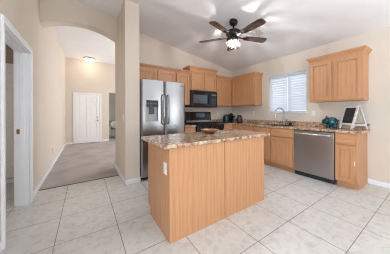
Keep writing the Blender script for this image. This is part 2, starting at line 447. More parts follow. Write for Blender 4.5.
# door_1: cased opening with jamb and strike plate
m = MB()
cw, ct = 0.066, 0.02
for xf0, xf1 in ((XL, XL+ct), (XL-0.13-ct, XL-0.13)):
    m.box(xf0, OY0-cw, 0, xf1, OY0, OZ+cw, 0.006).box(xf0, OY1, 0, xf1, OY1+cw, OZ+cw, 0.006).box(xf0, OY0, OZ, xf1, OY1, OZ+cw, 0.006)
m.box(XL+ct, OY1+0.04, 0, XL+ct+0.006, OY1+0.06, OZ+0.06).box(XL+ct, OY0-0.06, 0, XL+ct+0.006, OY0-0.04, OZ+0.06)
m.box(XL+ct, OY0-0.04, OZ+0.04, XL+ct+0.006, OY1+0.04, OZ+0.06)
m.box(XL-0.13, OY0, 0, XL, OY0+0.016, OZ).box(XL-0.13, OY1-0.016, 0, XL, OY1, OZ).box(XL-0.13, OY0, OZ-0.016, XL, OY1, OZ)
m.box(XL-0.085, OY1-0.028, 0, XL-0.045, OY1-0.016, OZ-0.016, 0.002).box(XL-0.085, OY0+0.016, 0, XL-0.045, OY0+0.028, OZ-0.016, 0.002).box(XL-0.085, OY0, OZ-0.028, XL-0.045, OY1, OZ-0.016, 0.002)
d1 = structure(m.build('door_1', white_trim))
MB().box(XL-0.118, OY1-0.019, 0.965, XL-0.088, OY1-0.016, 1.03, 0.001).build('strike_plate', brass_m, d1)

# six-panel doors
def panel_door(mb, x0, x1, z0, z1, y, t=0.04):
    """leaf in the plane y (front face at y), panels sunk into the front"""
    mb.box(x0, y+0.02, z0, x1, y+t, z1)
    W = x1-x0; st = W*0.125; mid = W*0.11
    rows = [(z0+0.20, z0+0.80), (z0+0.93, z0+1.57), (z0+1.66, z1-0.10)]
    xs = [(x0+st, x0+W/2-mid/2), (x0+W/2+mid/2, x1-st)]
    mb.box(x0, y, z0, x0+st, y+0.021, z1, 0.004); mb.box(x1-st, y, z0, x1, y+0.021, z1, 0.004)
    mb.box(x0+W/2-mid/2, y, z0, x0+W/2+mid/2, y+0.021, z1, 0.004)
    zz = z0
    for a, b in rows + [(z1, z1)]:
        mb.box(x0+st, y, zz, x0+W/2-mid/2, y+0.021, a, 0.004); mb.box(x0+W/2+mid/2, y, zz, x1-st, y+0.021, a, 0.004); zz = b
    for a, b in rows:
        for p, q in xs: mb.box(p+0.035, y+0.007, a+0.035, q-0.035, y+0.021, b-0.035, 0.005)
DX0, DX1, DZ = -0.31, 0.515, 2.02
m = MB(); panel_door(m, DX0, DX1, 0.012, DZ, YH-0.024, 0.0235)
d2 = structure(m.build('door_2', door_paint))
m = MB()
m.box(DX0-0.075, YH-0.03, 0, DX0-0.004, YH, DZ+0.075, 0.005).box(DX1+0.004, YH-0.03, 0, DX1+0.075, YH, DZ+0.075, 0.005).box(DX0-0.004, YH-0.03, DZ+0.004, DX1+0.004, YH, DZ+0.075, 0.005)
m.build('door_casing', white_trim, d2)
hd = MB().lathe([(0, 0.06), (0.018, 0.058), (0.028, 0.045), (0.028, 0.03), (0.012, 0.022), (0.012, 0.006), (0.03, 0.004), (0.03, 0)], Matrix.Translation((0.445, YH-0.02, 0.93)) @ Matrix.Rotation(rad(90), 4, 'X'), 16)
hd.build('door_handle', chrome_m, d2)
MB().lathe([(0, 0.02), (0.024, 0.018), (0.03, 0.004), (0.03, 0)], Matrix.Translation((0.445, YH-0.02, 1.07)) @ Matrix.Rotation(rad(90), 4, 'X'), 16).build('deadbolt', chrome_m, d2)
MB().box(DX0-0.004, YH-0.05, 0.004, DX1+0.004, YH-0.02, 0.014).build('threshold', bronze_m, d2)
# closet door in the side room
m = MB(); panel_door(m, -1.62, -0.80, 0.10, 2.05, 4.48, 0.04); d3 = structure(m.build('door_3', door_paint))
m = MB().box(-1.70, 4.475, 0, -1.62, 4.52, 2.13, 0.004).box(-1.62, 4.475, 2.05, XL-0.14, 4.52, 2.13, 0.004); m.build('door_casing', white_trim, d3)

# window_1
m = MB()
fx = XW+0.075
m.box(fx, WY0, WZ0, fx+0.06, WY0+0.035, WZ1).box(fx, WY1-0.035, WZ0, fx+0.06, WY1, WZ1).box(fx, WY0+0.035, WZ0, fx+0.06, WY1-0.035, WZ0+0.035).box(fx, WY0+0.035, WZ1-0.035, fx+0.06, WY1-0.035, WZ1)
ym = 2.28
m.box(fx, ym-0.025, WZ0+0.035, fx+0.06, ym+0.025, WZ1-0.035)
w1 = structure(m.build('window_1', white_trim))
MB().box(fx+0.025, WY0+0.035, WZ0+0.035, fx+0.03, WY1-0.035, WZ1-0.035).build('glass_pane', pane_m, w1)
MB().box(XW-0.012, WY0-0.02, WZ0-0.02, XW+0.075, WY1+0.02, WZ0, 0.004).build('sill', white_trim, w1)

# blinds, one over each sash
def blind(y0, y1, label):
    t = thing('window_blind', label, 'window blind', (XW+0.04, (y0+y1)/2, WZ0+0.005), 0, 'window blinds over the sink')
    MB().box(XW+0.012, y0, WZ1-0.06, XW+0.07, y1, WZ1-0.002, 0.004).build('head_rail', slat_m, t)
    m = MB(); z = WZ1-0.085
    while z > WZ0+0.06:
        c = Vector((XW+0.042, 0, z)); a = rad(66); hw = 0.031
        dx, dz = hw*math.cos(a), hw*math.sin(a)
        poly = [(c.x+dx, c.z+dz), (c.x-dx, c.z-dz), (c.x-dx+0.002, c.z-dz-0.0015), (c.x+dx+0.002, c.z+dz-0.0015)]
        m.prism(poly, lambda u, v, q: (u, q, v), y0+0.004, y1-0.004); z -= 0.0605
    m.build('slats', slat_m, t, smooth=False)
    MB().box(XW+0.02, y0, WZ0+0.006, XW+0.064, y1, WZ0+0.03, 0.004).build('bottom_rail', slat_m, t)
    m = MB()
    for q in (0.18, 0.82):
        y = y0+(y1-y0)*q; m.box(XW+0.014, y-0.003, WZ0+0.02, XW+0.016, y+0.003, WZ1-0.06)
    m.build('ladder_cord', slat_m, t)
blind(ym+0.012, WY1-0.006, 'white slatted blind over the window pane nearer the corner cabinets')
blind(WY0+0.006, ym-0.012, 'white slatted blind over the window pane behind the curved faucet')

# ------------------------------------------------------------------ cabinetry helpers
def mapX(x):   # face looking to -x; a runs along y, depth d goes out to -x
    return lambda mb, a0, a1, d0, d1, z0, z1, b=0: mb.box(x-d1, a0, z0, x-d0, a1, z1, b)
def mapY(y):   # face looking to -y; a runs along x
    return lambda mb, a0, a1, d0, d1, z0, z1, b=0: mb.box(a0, y-d1, z0, a1, y-d0, z1, b)
def door(fm, parent, a0, a1, z0, z1, st=0.055, name='door'):
    m = MB()
    fm(m, a0, a0+st, 0.001, 0.023, z0, z1, 0.003); fm(m, a1-st, a1, 0.001, 0.023, z0, z1, 0.003)
    fm(m, a0+st, a1-st, 0.001, 0.023, z0, z0+st, 0.003); fm(m, a0+st, a1-st, 0.001, 0.023, z1-st, z1, 0.003)
    fm(m, a0+st-0.004, a1-st+0.004, 0.001, 0.005, z0+st-0.004, z1-st+0.004)
    # moulded edge between frame and panel
    e = 0.010
    fm(m, a0+st, a0+st+e, 0.006, 0.014, z0+st, z1-st, 0.002); fm(m, a1-st-e, a1-st, 0.006, 0.014, z0+st, z1-st, 0.002)
    fm(m, a0+st+e, a1-st-e, 0.006, 0.014, z0+st, z0+st+e, 0.002); fm(m, a0+st+e, a1-st-e, 0.006, 0.014, z1-st-e, z1-st, 0.002)
    return m.build(name, oak_v, parent)
def drawer(fm, parent, a0, a1, z0, z1, name='drawer'):
    m = MB(); fm(m, a0, a1, 0.001, 0.023, z0, z1, 0.006)
    return m.build(name, oak_h, parent)
CROWN = [(0.0, -0.03), (0.006, -0.03), (0.008, -0.008), (0.020, 0.012), (0.040, 0.034), (0.046, 0.044), (0.046, 0.062), (0.0, 0.062)]
def crown(parent, path, z):
    """sweep the moulding along a plan polyline, outside on the right of travel"""
    m = MB(); P = [Vector(p) for p in path]; offs = []
    for i, p in enumerate(P):
        ns = []
        if i > 0: d = (P[i]-P[i-1]).normalized(); ns.append(Vector((d.y, -d.x)))
        if i < len(P)-1: d = (P[i+1]-P[i]).normalized(); ns.append(Vector((d.y, -d.x)))
        if len(ns) == 2:
            b = (ns[0]+ns[1]).normalized(); offs.append(b / max(0.3, b.dot(ns[0])))
        else: offs.append(ns[0])
    rings = [[m.bm.verts.new((p.x+o.x*q, p.y+o.y*q, z+h)) for q, h in CROWN] for p, o in zip(P, offs)]
    n = len(CROWN)
    for a, b in zip(rings, rings[1:]):
        for k in range(n): m.bm.faces.new((a[k], a[(k+1) % n], b[(k+1) % n], b[k]))
    m.bm.faces.new(rings[0]); m.bm.faces.new(rings[-1][::-1])
    return m.build('crown', oak_h, parent)
def cab_y(label, x0, x1, z0, z1, doors, path, yface=3.90, dz=(0.02, 0.045)):
    t = thing('wall_cabinet', label, 'wall cabinet', ((x0+x1)/2, (yface+YF)/2, z0), 0)
    MB().box(x0, yface, z0, x1, YF-0.002, z1, 0.002).build('carcass', oak_v, t)
    for a, b in doors: door(mapY(yface), t, a, b, z0+dz[0], z1-dz[1])
    if path: crown(t, path, z1)
    return t
def cab_x(label, y0, y1, z0, z1, doors, path, xface=3.75, dz=(0.025, 0.06)):
    t = thing('wall_cabinet', label, 'wall cabinet', ((xface+XW)/2, (y0+y1)/2, z0), 0)
    MB().box(xface, y0, z0, XW-0.002, y1, z1, 0.002).build('carcass', oak_v, t)
    for a, b in doors: door(mapX(xface), t, a, b, z0+dz[0], z1-dz[1])
    if path: crown(t, path, z1)
    return t
UB, UT = 1.452, 2.275
yf = 3.90
# refrigerator wall: crown faces -y when travelling +x
cab_y('wide two-door oak wall cabinet directly above the stainless refrigerator', 0.90, 1.842, 1.87, UT, [(0.935, 1.365), (1.385, 1.825)], [(0.90, yf), (1.842, yf)])
cab_y('narrow single-door oak wall cabinet between the refrigerator and the microwave', 1.846, 2.246, UB, UT, [(1.862, 2.226)], [(1.846, yf), (2.246, yf)])
cab_y('raised two-door oak wall cabinet directly above the black microwave', 2.25, 3.118, 1.85, 2.41, [(2.275, 2.675), (2.693, 3.093)], [(2.25, YF-0.003), (2.25, yf-0.02), (3.118, yf-0.02), (3.118, YF-0.003)], yface=yf-0.02, dz=(0.02, 0.05))
cab_y('single-door oak wall cabinet filling the corner beside the microwave', 3.122, XW-0.004, UB, UT, [(3.14, 3.69)], [(3.122, yf), (3.75-0.048, yf)])
cab_x('two-door oak wall cabinet between the room corner and the window', 3.005, yf-0.005, UB, UT, [(3.03, 3.435), (3.45, 3.865)], [(3.75, yf-0.052), (3.75, 3.005), (XW-0.003, 3.005)])
cab_x('two-door oak wall cabinet above the piggy bank and chalkboard easel', 0.808, 1.635, UB, UT-0.01, [(0.828, 1.215), (1.25, 1.612)], [(XW-0.003, 1.635), (3.75, 1.635), (3.75, 0.808), (XW-0.003, 0.808)])

# base cabinets, sink wall
XF, XT, CB = 3.48, 3.56, 0.905
def base_x(label, y0, y1, bays, top=CB, two_drawers=True):
    t = thing('base_cabinet', label, 'base cabinet', ((XF+XW)/2, (y0+y1)/2, 0), 0)
    m = MB().box(XF+0.02, y0, 0.10, XW-0.004, y1, top, 0.001)
    m.box(XF, y0, 0.10, XF+0.02, y1, CB, 0.001)
    m.build('carcass', oak_v, t)
    MB().box(XT, y0, 0, XW-0.004, y1, 0.10).build('toe_kick', oak_h, t)
    for a, b in bays:
        drawer(mapX(XF), t, a, b, 0.725, 0.875)
        door(mapX(XF), t, a, b, 0.125, 0.70)
    return t
bc = base_x('single-door oak base cabinet at the counter end below the chalkboard easel', 0.826, 1.120, [(0.846, 1.104)])
MB().box(XF-0.028, 0.846, 0.40, XF-0.023, 0.862, 0.47, 0.003).build('safety_latch', white_plastic, bc)['label'] = 'white plastic safety latch'
base_x('two-door oak sink cabinet between the dishwasher and the corner', 1.816, 2.84, [(1.846, 2.325), (2.35, 2.82)], top=0.70)
base_x('oak base cabinet next to the corner behind the island', 2.844, 3.596, [(2.87, 3.35)])
# base cabinets, refrigerator wall
def base_y(label, x0, x1, bay):
    yF = 3.60
    t = thing('base_cabinet', label, 'base cabinet', ((x0+x1)/2, (yF+YF)/2, 0), 0)
    MB().box(x0, yF, 0.10, x1, YF-0.004, CB, 0.001).build('carcass', oak_v, t)
    MB().box(x0, yF+0.075, 0, x1, YF-0.004, 0.10).build('toe_kick', oak_h, t)
    drawer(mapY(yF), t, bay[0], bay[1], 0.725, 0.875); door(mapY(yF), t, bay[0], bay[1], 0.125, 0.70)
base_y('narrow oak base cabinet with drawer between the refrigerator and the range', 1.78, 2.238, (1.80, 2.22))
base_y('oak base cabinet in the corner just past the black range', 3.112, XW-0.006, (3.13, 3.47))

# countertops with backsplash
CT0, CT1 = CB+0.0005, 0.945
t = thing('countertop', 'brown granite countertop wrapping the corner under the window', 'countertop', (3.76, 2.2, CT0))
m = MB()
SY0, SY1, SX0, SX1 = 1.97, 2.66, 3.56, 3.90
x0, x1 = 3.455, XW-0.002
m.box(x0, 0.788, CT0, x1, SY0, CT1, 0.004).box(x0, SY1, CT0, x1, 3.56, CT1, 0.0).box(x0, SY0, CT0, SX0, SY1, CT1).box(SX1, SY0, CT0, x1, SY1, CT1)
m.box(3.11, 3.56, CT0, x1, YF-0.002, CT1)
m.build('counter_slab', granite_m, t)
m = MB().box(XW-0.022, 0.788, CT1, x1, YF-0.022, 1.04, 0.002).box(3.11, YF-0.022, CT1, x1, YF-0.002, 1.04, 0.002)
m.build('backsplash', granite_m, t)
t = thing('countertop', 'short brown granite countertop between the refrigerator and the range', 'countertop', (2.0, 3.88, CT0))
MB().box(1.765, 3.56, CT0, 2.238, YF-0.002, CT1, 0.004).build('counter_slab', granite_m, t)
MB().box(1.765, YF-0.022, CT1, 2.238, YF-0.002, 1.04, 0.002).build('backsplash', granite_m, t)

# ------------------------------------------------------------------ island
IX0, IX1, IY0, IY1 = 0.655, 2.092, 1.52, 2.195
t = thing('kitchen_island', 'large oak panelled kitchen island standing on the tile floor', 'kitchen island', ((IX0+IX1)/2, (IY0+IY1)/2, 0))
MB().box(IX0+0.007, IY0+0.012, 0.10, IX1-0.007, IY1, CB).box(IX0+0.007, IY0+0.012, 0, IX1-0.007, IY1-0.09, 0.10).build('carcass', oak_v, t)
for a, b in ((IX0+0.022, 1.343), (1.351, IX1-0.004)):
    MB().box(a, IY0, 0.0, b, IY0+0.012, CB, 0.001).build('front_panel', oak_v, t)
MB().box(IX0-0.003, IY0-0.003, 0, IX0+0.022, IY0+0.012, CB, 0.003).build('corner_trim', oak_v, t)
poly = [(IY0+0.012, 0), (IY1-0.09, 0), (IY1-0.09, 0.10), (IY1, 0.10), (IY1, CB), (IY0+0.012, CB)]
MB().prism(poly, lambda u, v, a: (a, u, v), IX0, IX0+0.007).build('end_panel', oak_v, t)
MB().prism(poly, lambda u, v, a: (a, u, v), IX1-0.007, IX1).build('end_panel', oak_v, t)
for a, b in ((0.68, 1.13), (1.15, 1.60), (1.62, 2.07)):
    m = MB().box(a, IY1, 0.125, b, IY1+0.02, 0.70, 0.003); m.build('door', oak_v, t)
    m = MB().box(a, IY1, 0.725, b, IY1+0.02, 0.875, 0.005); m.build('drawer', oak_h, t)
tag(MB().box(0.585, 1.488, CT0, 2.195, 2.265, CT1, 0.010, 3).build('island_countertop', granite_m), 'polished beige and brown granite countertop lying on the island', 'countertop')

# ------------------------------------------------------------------ refrigerator
FX0, FX1, FY = 0.832, 1.742, 3.20
t = thing('refrigerator', 'stainless french-door refrigerator with water dispenser beside the divider wall', 'refrigerator', ((FX0+FX1)/2, 3.65, 0))
MB().box(FX0+0.004, FY+0.085, 0.03, FX1-0.004, 4.06, 1.82, 0.006).box(FX0+0.03, FY+0.12, 0.0, FX1-0.03, 4.0, 0.03).build('body', body_grey, t)
sp = 1.288
D0, D1, DH0, DH1 = 0.918, 1.154, 1.09, 1.485
def rounded(x0, x1, z0, z1, hole=None):
    """door skin with a gently bowed front; hole: (x0, x1, z0, z1)"""
    m = MB()
    def front(x):
        q = (x-(x0+x1)/2)/((x1-x0)/2)
        return FY + 0.012 - 0.013*(1-q*q) + 0.02*max(0.0, abs(q)-0.94)/0.06*abs(q)
    def slab(a, b, c, d):
        n = max(3, int((b-a)/0.03)); xs = [a+(b-a)*k/n for k in range(n+1)]
        m.prism([(x, front(x)) for x in xs] + [(b, FY+0.075), (a, FY+0.075)], lambda u, v, z: (u, v, z), c, d)
    if hole is None: slab(x0, x1, z0, z1)
    else:
        a, b, c, d = hole
        slab(x0, x1, z0, c); slab(x0, x1, d, z1); slab(x0, a, c, d); slab(b, x1, c, d)
        m.box(a, FY+0.06, c, b, FY+0.075, d)
    return m
dl = rounded(FX0, sp-0.003, 0.83, 1.865, (D0, D1, DH0, DH1)).build('door', steel_m, t)
# dispenser in the door
m = MB().box(D0-0.006, FY-0.004, DH1-0.004, D1+0.006, FY+0.01, DH1+0.008, 0.002).box(D0-0.006, FY-0.004, DH0-0.008, D1+0.006, FY+0.05, DH0+0.006, 0.002).box(D0-0.006, FY-0.004, DH0, D0+0.006, FY+0.01, DH1).box(D1-0.006, FY-0.004, DH0, D1+0.006, FY+0.01, DH1)
m.build('dispenser', chrome_m, dl)
MB().box(D0+0.004, FY+0.004, 1.36, D1-0.004, FY+0.05, DH1-0.004, 0.003).build('dispenser_display', glass_dark, dl)
MB().box(D0+0.07, FY+0.02, 1.22, D1-0.07, FY+0.05, 1.355, 0.006).build('dispenser_paddle', body_grey, dl)
for k in range(4): MB().box(D0+0.03+k*0.05, FY+0.002, 1.405, D0+0.055+k*0.05, FY+0.005, 1.435).build('dispenser_button', display_m, dl)
MB().box(D0+0.004, FY+0.052, DH0+0.006, D1-0.004, FY+0.06, 1.36).build('dispenser_recess', plain('recess_grey', (0.46, 0.48, 0.52), 0.35), dl)
dr = rounded(sp+0.003, FX1, 0.83, 1.865).build('door', steel_m, t)
fd = rounded(FX0, FX1, 0.06, 0.82).build('freezer_drawer', steel_m, t)
def handle(mb, pts, r): mb.tube(pts, r, 10)
for x, dd in ((sp-0.042, dl), (sp+0.055, dr)):
    pts = [(x, FY-0.002, 1.03), (x, FY-0.035, 1.04), (x, FY-0.052, 1.07), (x, FY-0.056, 1.20), (x, FY-0.056, 1.42), (x, FY-0.052, 1.55), (x, FY-0.035, 1.585), (x, FY-0.002, 1.595)]
    MB().tube(pts, 0.014, 12).build('door_handle', chrome_m, dd)
z = 0.765
MB().tube([(FX0+0.07, FY-0.002, z), (FX0+0.075, FY-0.04, z), (FX0+0.12, FY-0.056, z), (FX1-0.12, FY-0.056, z), (FX1-0.075, FY-0.04, z), (FX1-0.07, FY-0.002, z)], 0.013, 12).build('drawer_handle', chrome_m, fd)
for a in (FX0+0.05, FX1-0.11): MB().box(a, FY+0.01, 1.865, a+0.06, FY+0.12, 1.88, 0.004).build('hinge_cover', body_grey, t)
MB().box(1.61, FY-0.001, 1.795, 1.70, FY+0.001, 1.806).build('badge', body_grey, dr)

# ------------------------------------------------------------------ range and microwave
RX0, RX1 = 2.244, 3.104
t = thing('range', 'black gas range with glossy backguard standing below the microwave', 'range', ((RX0+RX1)/2, 3.85, 0))
MB().box(RX0, 3.56, 0.05, RX1, 4.19, 0.915, 0.004).box(RX0+0.03, 3.62, 0, RX1-0.03, 4.15, 0.05).build('body', black_gloss, t)
MB().box(RX0, 3.50, 0.915, RX1, 4.10, 0.94, 0.008).build('cooktop', black_gloss, t)
poly = [(4.10, 0.94), (4.19, 0.94), (4.19, 1.275), (4.15, 1.275), (4.135, 1.26)]
MB().prism(poly, lambda u, v, a: (a, u, v), RX0, RX1).build('backguard', black_gloss, t)
MB().prism([(4.112, 1.12), (4.13, 1.12), (4.14, 1.225), (4.124, 1.225)], lambda u, v, a: (a, u, v), 2.58, 2.88).build('display', display_m, t)
MB().prism([(4.102, 0.985), (4.12, 0.985), (4.12, 1.03), (4.107, 1.03)], lambda u, v, a: (a, u, v), RX0+0.02, RX1-0.02).build('trim_strip', chrome_m, t)
dv = MB().box(RX0+0.01, 3.53, 0.22, RX1-0.01, 3.56, 0.80, 0.006).build('oven_door', black_gloss, t)
MB().box(RX0+0.16, 3.527, 0.36, RX1-0.16, 3.531, 0.66).build('oven_window', glass_dark, dv)
MB().tube([(RX0+0.07, 3.53, 0.75), (RX0+0.07, 3.485, 0.75), (RX1-0.07, 3.485, 0.75), (RX1-0.07, 3.53, 0.75)], 0.012, 10).build('oven_handle', black_gloss, dv)
MB().box(RX0+0.01, 3.535, 0.06, RX1-0.01, 3.56, 0.205, 0.005).build('storage_drawer', black_gloss, t)
MB().box(RX0, 3.52, 0.815, RX1, 3.56, 0.915, 0.004).build('control_panel', black_gloss, t)
for k in range(5):
    MB().lathe([(0.022, 0), (0.02, 0.028), (0, 0.03)], Matrix.Translation((RX0+0.10+k*0.165, 3.52, 0.865)) @ Matrix.Rotation(rad(90), 4, 'X'), 14).build('knob', black_matte, t)
for gx in (RX0+0.03, RX0+0.30, RX0+0.57):
    m = MB(); a, b, c, d = gx, gx+0.26, 3.53, 4.07
    for y in (c, (c+d)/2-0.01, d-0.014): m.box(a, y, 0.965, b, y+0.014, 0.985, 0.002)
    for x in (a, (a+b)/2-0.007, b-0.014): m.box(x, c, 0.965, x+0.014, d, 0.985, 0.002)
    for x in (a, b-0.014):
        for y in (c, d-0.014): m.box(x, y, 0.94, x+0.014, y+0.014, 0.966)
    m.build('grate', iron_m, t)
    for y in (3.67, 3.93):
        MB().lathe([(0.055, 0.94), (0.05, 0.952), (0.03, 0.954), (0.03, 0.962), (0, 0.962)], Matrix.Translation((gx+0.13, y, 0)), 16).build('burner', iron_m, t)

MX0, MX1, MY, MZ0, MZ1 = 2.25, 3.118, 3.83, 1.40, 1.846
t = thing('microwave', 'black over-the-range microwave mounted under the raised cabinet', 'microwave', ((MX0+MX1)/2, 4.0, MZ0))
MB().box(MX0, MY+0.025, MZ0, MX1, YF-0.003, MZ1, 0.004).build('body', black_matte, t)
md = MB().box(MX0, MY, MZ0+0.02, 2.87, MY+0.025, MZ1-0.045, 0.006).build('door', black_gloss, t)
MB().box(MX0+0.07, MY-0.002, MZ0+0.10, 2.76, MY+0.002, MZ1-0.12, 0.001).build('door_window', display_m, md)
MB().tube([(2.83, MY, MZ0+0.06), (2.83, MY-0.035, MZ0+0.08), (2.83, MY-0.042, MZ0+0.2), (2.83, MY-0.035, MZ1-0.11), (2.83, MY, MZ1-0.09)], 0.012, 10).build('door_handle', black_gloss, md)
MB().box(2.875, MY, MZ0+0.02, MX1, MY+0.025, MZ1-0.045, 0.005).build('control_panel', black_gloss, t)
MB().box(2.91, MY-0.002, MZ1-0.13, 3.08, MY+0.002, MZ1-0.085, 0.001).build('display', display_m, t)
m = MB()
for i in range(3):
    for j in range(5): m.box(2.915+i*0.057, MY-0.002, MZ0+0.05+j*0.043, 2.955+i*0.057, MY+0.002, MZ0+0.078+j*0.043, 0.001)
m.build('keypad', body_grey, t)
m = MB()
for k in range(3): m.box(MX0+0.01, MY+0.004, MZ1-0.04+k*0.013, MX1-0.01, MY+0.03, MZ1-0.032+k*0.013)
m.build('vent_grille', black_matte, t)

# ------------------------------------------------------------------ dishwasher
WX, DY0, DY1 = 3.462, 1.126, 1.810
t = thing('dishwasher', 'slate grey dishwasher under the counter between the oak base cabinets', 'dishwasher', (3.76, (DY0+DY1)/2, 0))
MB().box(3.50, DY0+0.004, 0.10, 4.03, DY1-0.004, 0.895).build('body', black_matte, t)
dd = MB().box(WX, DY0+0.004, 0.085, 3.50, DY1-0.004, 0.892, 0.006).build('door', slate_m, t)
MB().tube([(WX, DY0+0.05, 0.835), (WX-0.045, DY0+0.055, 0.838), (WX-0.05, DY0+0.08, 0.838), (WX-0.05, DY1-0.08, 0.838), (WX-0.045, DY1-0.055, 0.838), (WX, DY1-0.05, 0.835)], 0.014, 12).build('door_handle', bright_chrome, dd)
MB().lathe([(0, 0.002), (0.016, 0.002), (0.018, 0)], Matrix.Translation((WX, 1.49, 0.20)) @ Matrix.Rotation(rad(-90), 4, 'Y'), 18).build('emblem', chrome_m, dd)
MB().box(WX+0.035, DY0+0.004, 0.005, 3.52, DY1-0.004, 0.083).build('toe_kick', black_matte, t)

# ------------------------------------------------------------------ sink and faucet
t = thing('kitchen_sink', 'stainless double-bowl sink set into the granite countertop below the window', 'sink', ((SX0+SX1)/2, (SY0+SY1)/2, 0.71))
g = 0.002
m = MB(); yk = (SY0+SY1)/2
m.box(SX0+g, SY0+g, 0.74, SX1-g, SY1-g, 0.744).box(SX0+g, SY0+g, 0.744, SX0+g+0.004, SY1-g, CT1).box(SX1-g-0.004, SY0+g, 0.744, SX1-g, SY1-g, CT1).box(SX0+g, SY0+g, 0.744, SX1-g, SY0+g+0.004, CT1).box(SX0+g, SY1-g-0.004, 0.744, SX1-g, SY1-g, CT1).box(SX0+g, yk-0.012, 0.744, SX1-g, yk+0.012, CT1-0.01)
m.build('bowl', steel_m, t)
m = MB().box(SX0-0.02, SY0-0.02, CT1+0.0005, SX0+0.006, SY1+0.02, CT1+0.005).box(SX1-0.006, SY0-0.02, CT1+0.0005, SX1+0.02, SY1+0.02, CT1+0.005).box(SX0, SY0-0.02, CT1+0.0005, SX1, SY0+0.006, CT1+0.005).box(SX0, SY1-0.006, CT1+0.0005, SX1, SY1+0.02, CT1+0.005)
m.build('rim', steel_m, t)
for y in (SY0+0.17, SY1-0.17): MB().lathe([(0.045, 0.7445), (0.042, 0.748), (0, 0.746)], Matrix.Translation(((SX0+SX1)/2, y, 0)), 16).build('drain', chrome_m, t)
fxx, fyy = 3.97, 2.315
t = thing('faucet', 'tall gooseneck chrome faucet standing behind the sink', 'faucet', (fxx, fyy, CT1))
MB().lathe([(0.032, 0), (0.03, 0.012), (0.022, 0.03), (0.018, 0.09), (0.017, 0.13), (0, 0.13)], Matrix.Translation((fxx, fyy, CT1+0.0005)), 18).build('base', chrome_m, t)
dirv = Vector((-0.94, 0.34, 0)).normalized(); pts = [Vector((fxx, fyy, CT1+0.10)), Vector((fxx, fyy, CT1+0.28))]
Rg = 0.12; c = Vector((fxx, fyy, CT1+0.29)) + dirv*Rg
for k in range(13):
    a = PI - PI*1.05*k/12
    pts.append(c + dirv*(Rg*math.cos(a)) + Vector((0, 0, Rg*math.sin(a))))
pts.append(pts[-1] + Vector((0, 0, -0.05)))
MB().tube(pts, 0.0105, 12).build('spout', chrome_m, t)
MB().tube([pts[-1] + Vector((0, 0, 0.005)), pts[-1] + Vector((0, 0, -0.06))], [0.017, 0.019], 12).build('spray_head', chrome_m, t)
MB().tube([(fxx, fyy-0.015, CT1+0.08), (fxx, fyy-0.05, CT1+0.095), (fxx-0.01, fyy-0.10, CT1+0.13)], [0.011, 0.009, 0.006], 10).build('lever', chrome_m, t)
t = thing('soap_dispenser', 'small dark soap pump beside the faucet base', 'soap dispenser', (3.97, 2.16, CT1+0.001))
MB().lathe([(0, 0), (0.026, 0), (0.03, 0.01), (0.03, 0.045), (0.018, 0.06), (0.012, 0.065), (0, 0.065)], Matrix.Translation((3.97, 2.16, CT1+0.001)), 16).build('bottle', bronze_m, t)
MB().tube([(3.97, 2.16, CT1+0.064), (3.97, 2.16, CT1+0.09), (3.955, 2.16, CT1+0.098), (3.92, 2.165, CT1+0.092)], 0.006, 8).build('pump', bronze_m, t)
t = thing('soap_dish', 'small white dish on the countertop between sink and corner', 'dish', (3.86, 2.86, CT1+0.001))
MB().lathe([(0, 0), (0.05, 0), (0.085, 0.028), (0.08, 0.028), (0.048, 0.006), (0, 0.006)], Matrix.Translation((3.86, 2.86, CT1+0.001)) @ Matrix.Diagonal((0.7, 1.2, 1, 1)), 24).build('dish', soap_m, t)
MB().ball((3.86, 2.86, CT1+0.021), 0.032, 0.05, 0.014).build('soap', soap_m, t)

# ------------------------------------------------------------------ piggy bank
pc = Vector((3.845, 1.295, CT1+0.001))
t = thing('piggy_bank', 'shiny teal ceramic piggy bank on the granite countertop beside the easel', 'piggy bank', pc, rad(12))
PG = Matrix.Diagonal((0.98, 0.80, 0.98, 1))
# local: snout toward +y
m = MB(); prof = []
for i in range(17):
    a = PI*i/16
    prof.append((0.098*math.sin(a)**0.85 if 0 < i < 16 else 0, -0.125*math.cos(a)))
M = Matrix.Translation((0, -0.01, 0.118)) @ Matrix.Rotation(rad(-90), 4, 'X') @ Matrix.Diagonal((1, 0.95, 1, 1))
m.lathe(prof, M, 28)
m.ball((0, 0.075, 0.135), 0.078, 0.075, 0.075)
m.lathe([(0.05, 0.0), (0.042, 0.035), (0.036, 0.05), (0.03, 0.052), (0, 0.05)], Matrix.Translation((0, 0.125, 0.125)) @ Matrix.Rotation(rad(-90), 4, 'X'), 18)
m.bm.transform(PG); m.build('body', teal_m, t, world=False)
for sx in (-1, 1):
    MB().lathe([(0.028, 0), (0.024, 0.02), (0.010, 0.045), (0, 0.052)], Matrix.Translation((sx*0.04, 0.062, 0.19)) @ Matrix.Rotation(rad(sx*18), 4, 'Y') @ Matrix.Rotation(rad(-20), 4, 'X') @ Matrix.Diagonal((1, 0.45, 1, 1)), 14).build('ear', teal_m, t, world=False)
    for sy in (-0.058, 0.048):
        MB().lathe([(0, 0), (0.026, 0), (0.028, 0.01), (0.03, 0.06), (0, 0.065)], Matrix.Translation((sx*0.05, sy, 0)), 14).build('leg', teal_m, t, world=False)
    MB().ball((sx*0.036, 0.112, 0.158), 0.007, 0.007, 0.007, n=10, m=6).build('eye', black_gloss, t, world=False)
tp = [(0.012*math.cos(k*0.9), -0.10-0.002*k, 0.14+0.012*math.sin(k*0.9)) for k in range(10)]
MB().tube(tp, 0.006, 8).build('tail', teal_m, t, world=False)

# ------------------------------------------------------------------ chalkboard easel
ec = Vector((3.825, 0.97, CT1+0.001))
th = math.atan2(0.80, 0.60)      # board width axis in plan
t = thing('chalkboard_easel', 'distressed white A-frame easel with black chalkboard at the counter end', 'chalkboard easel', ec, th)
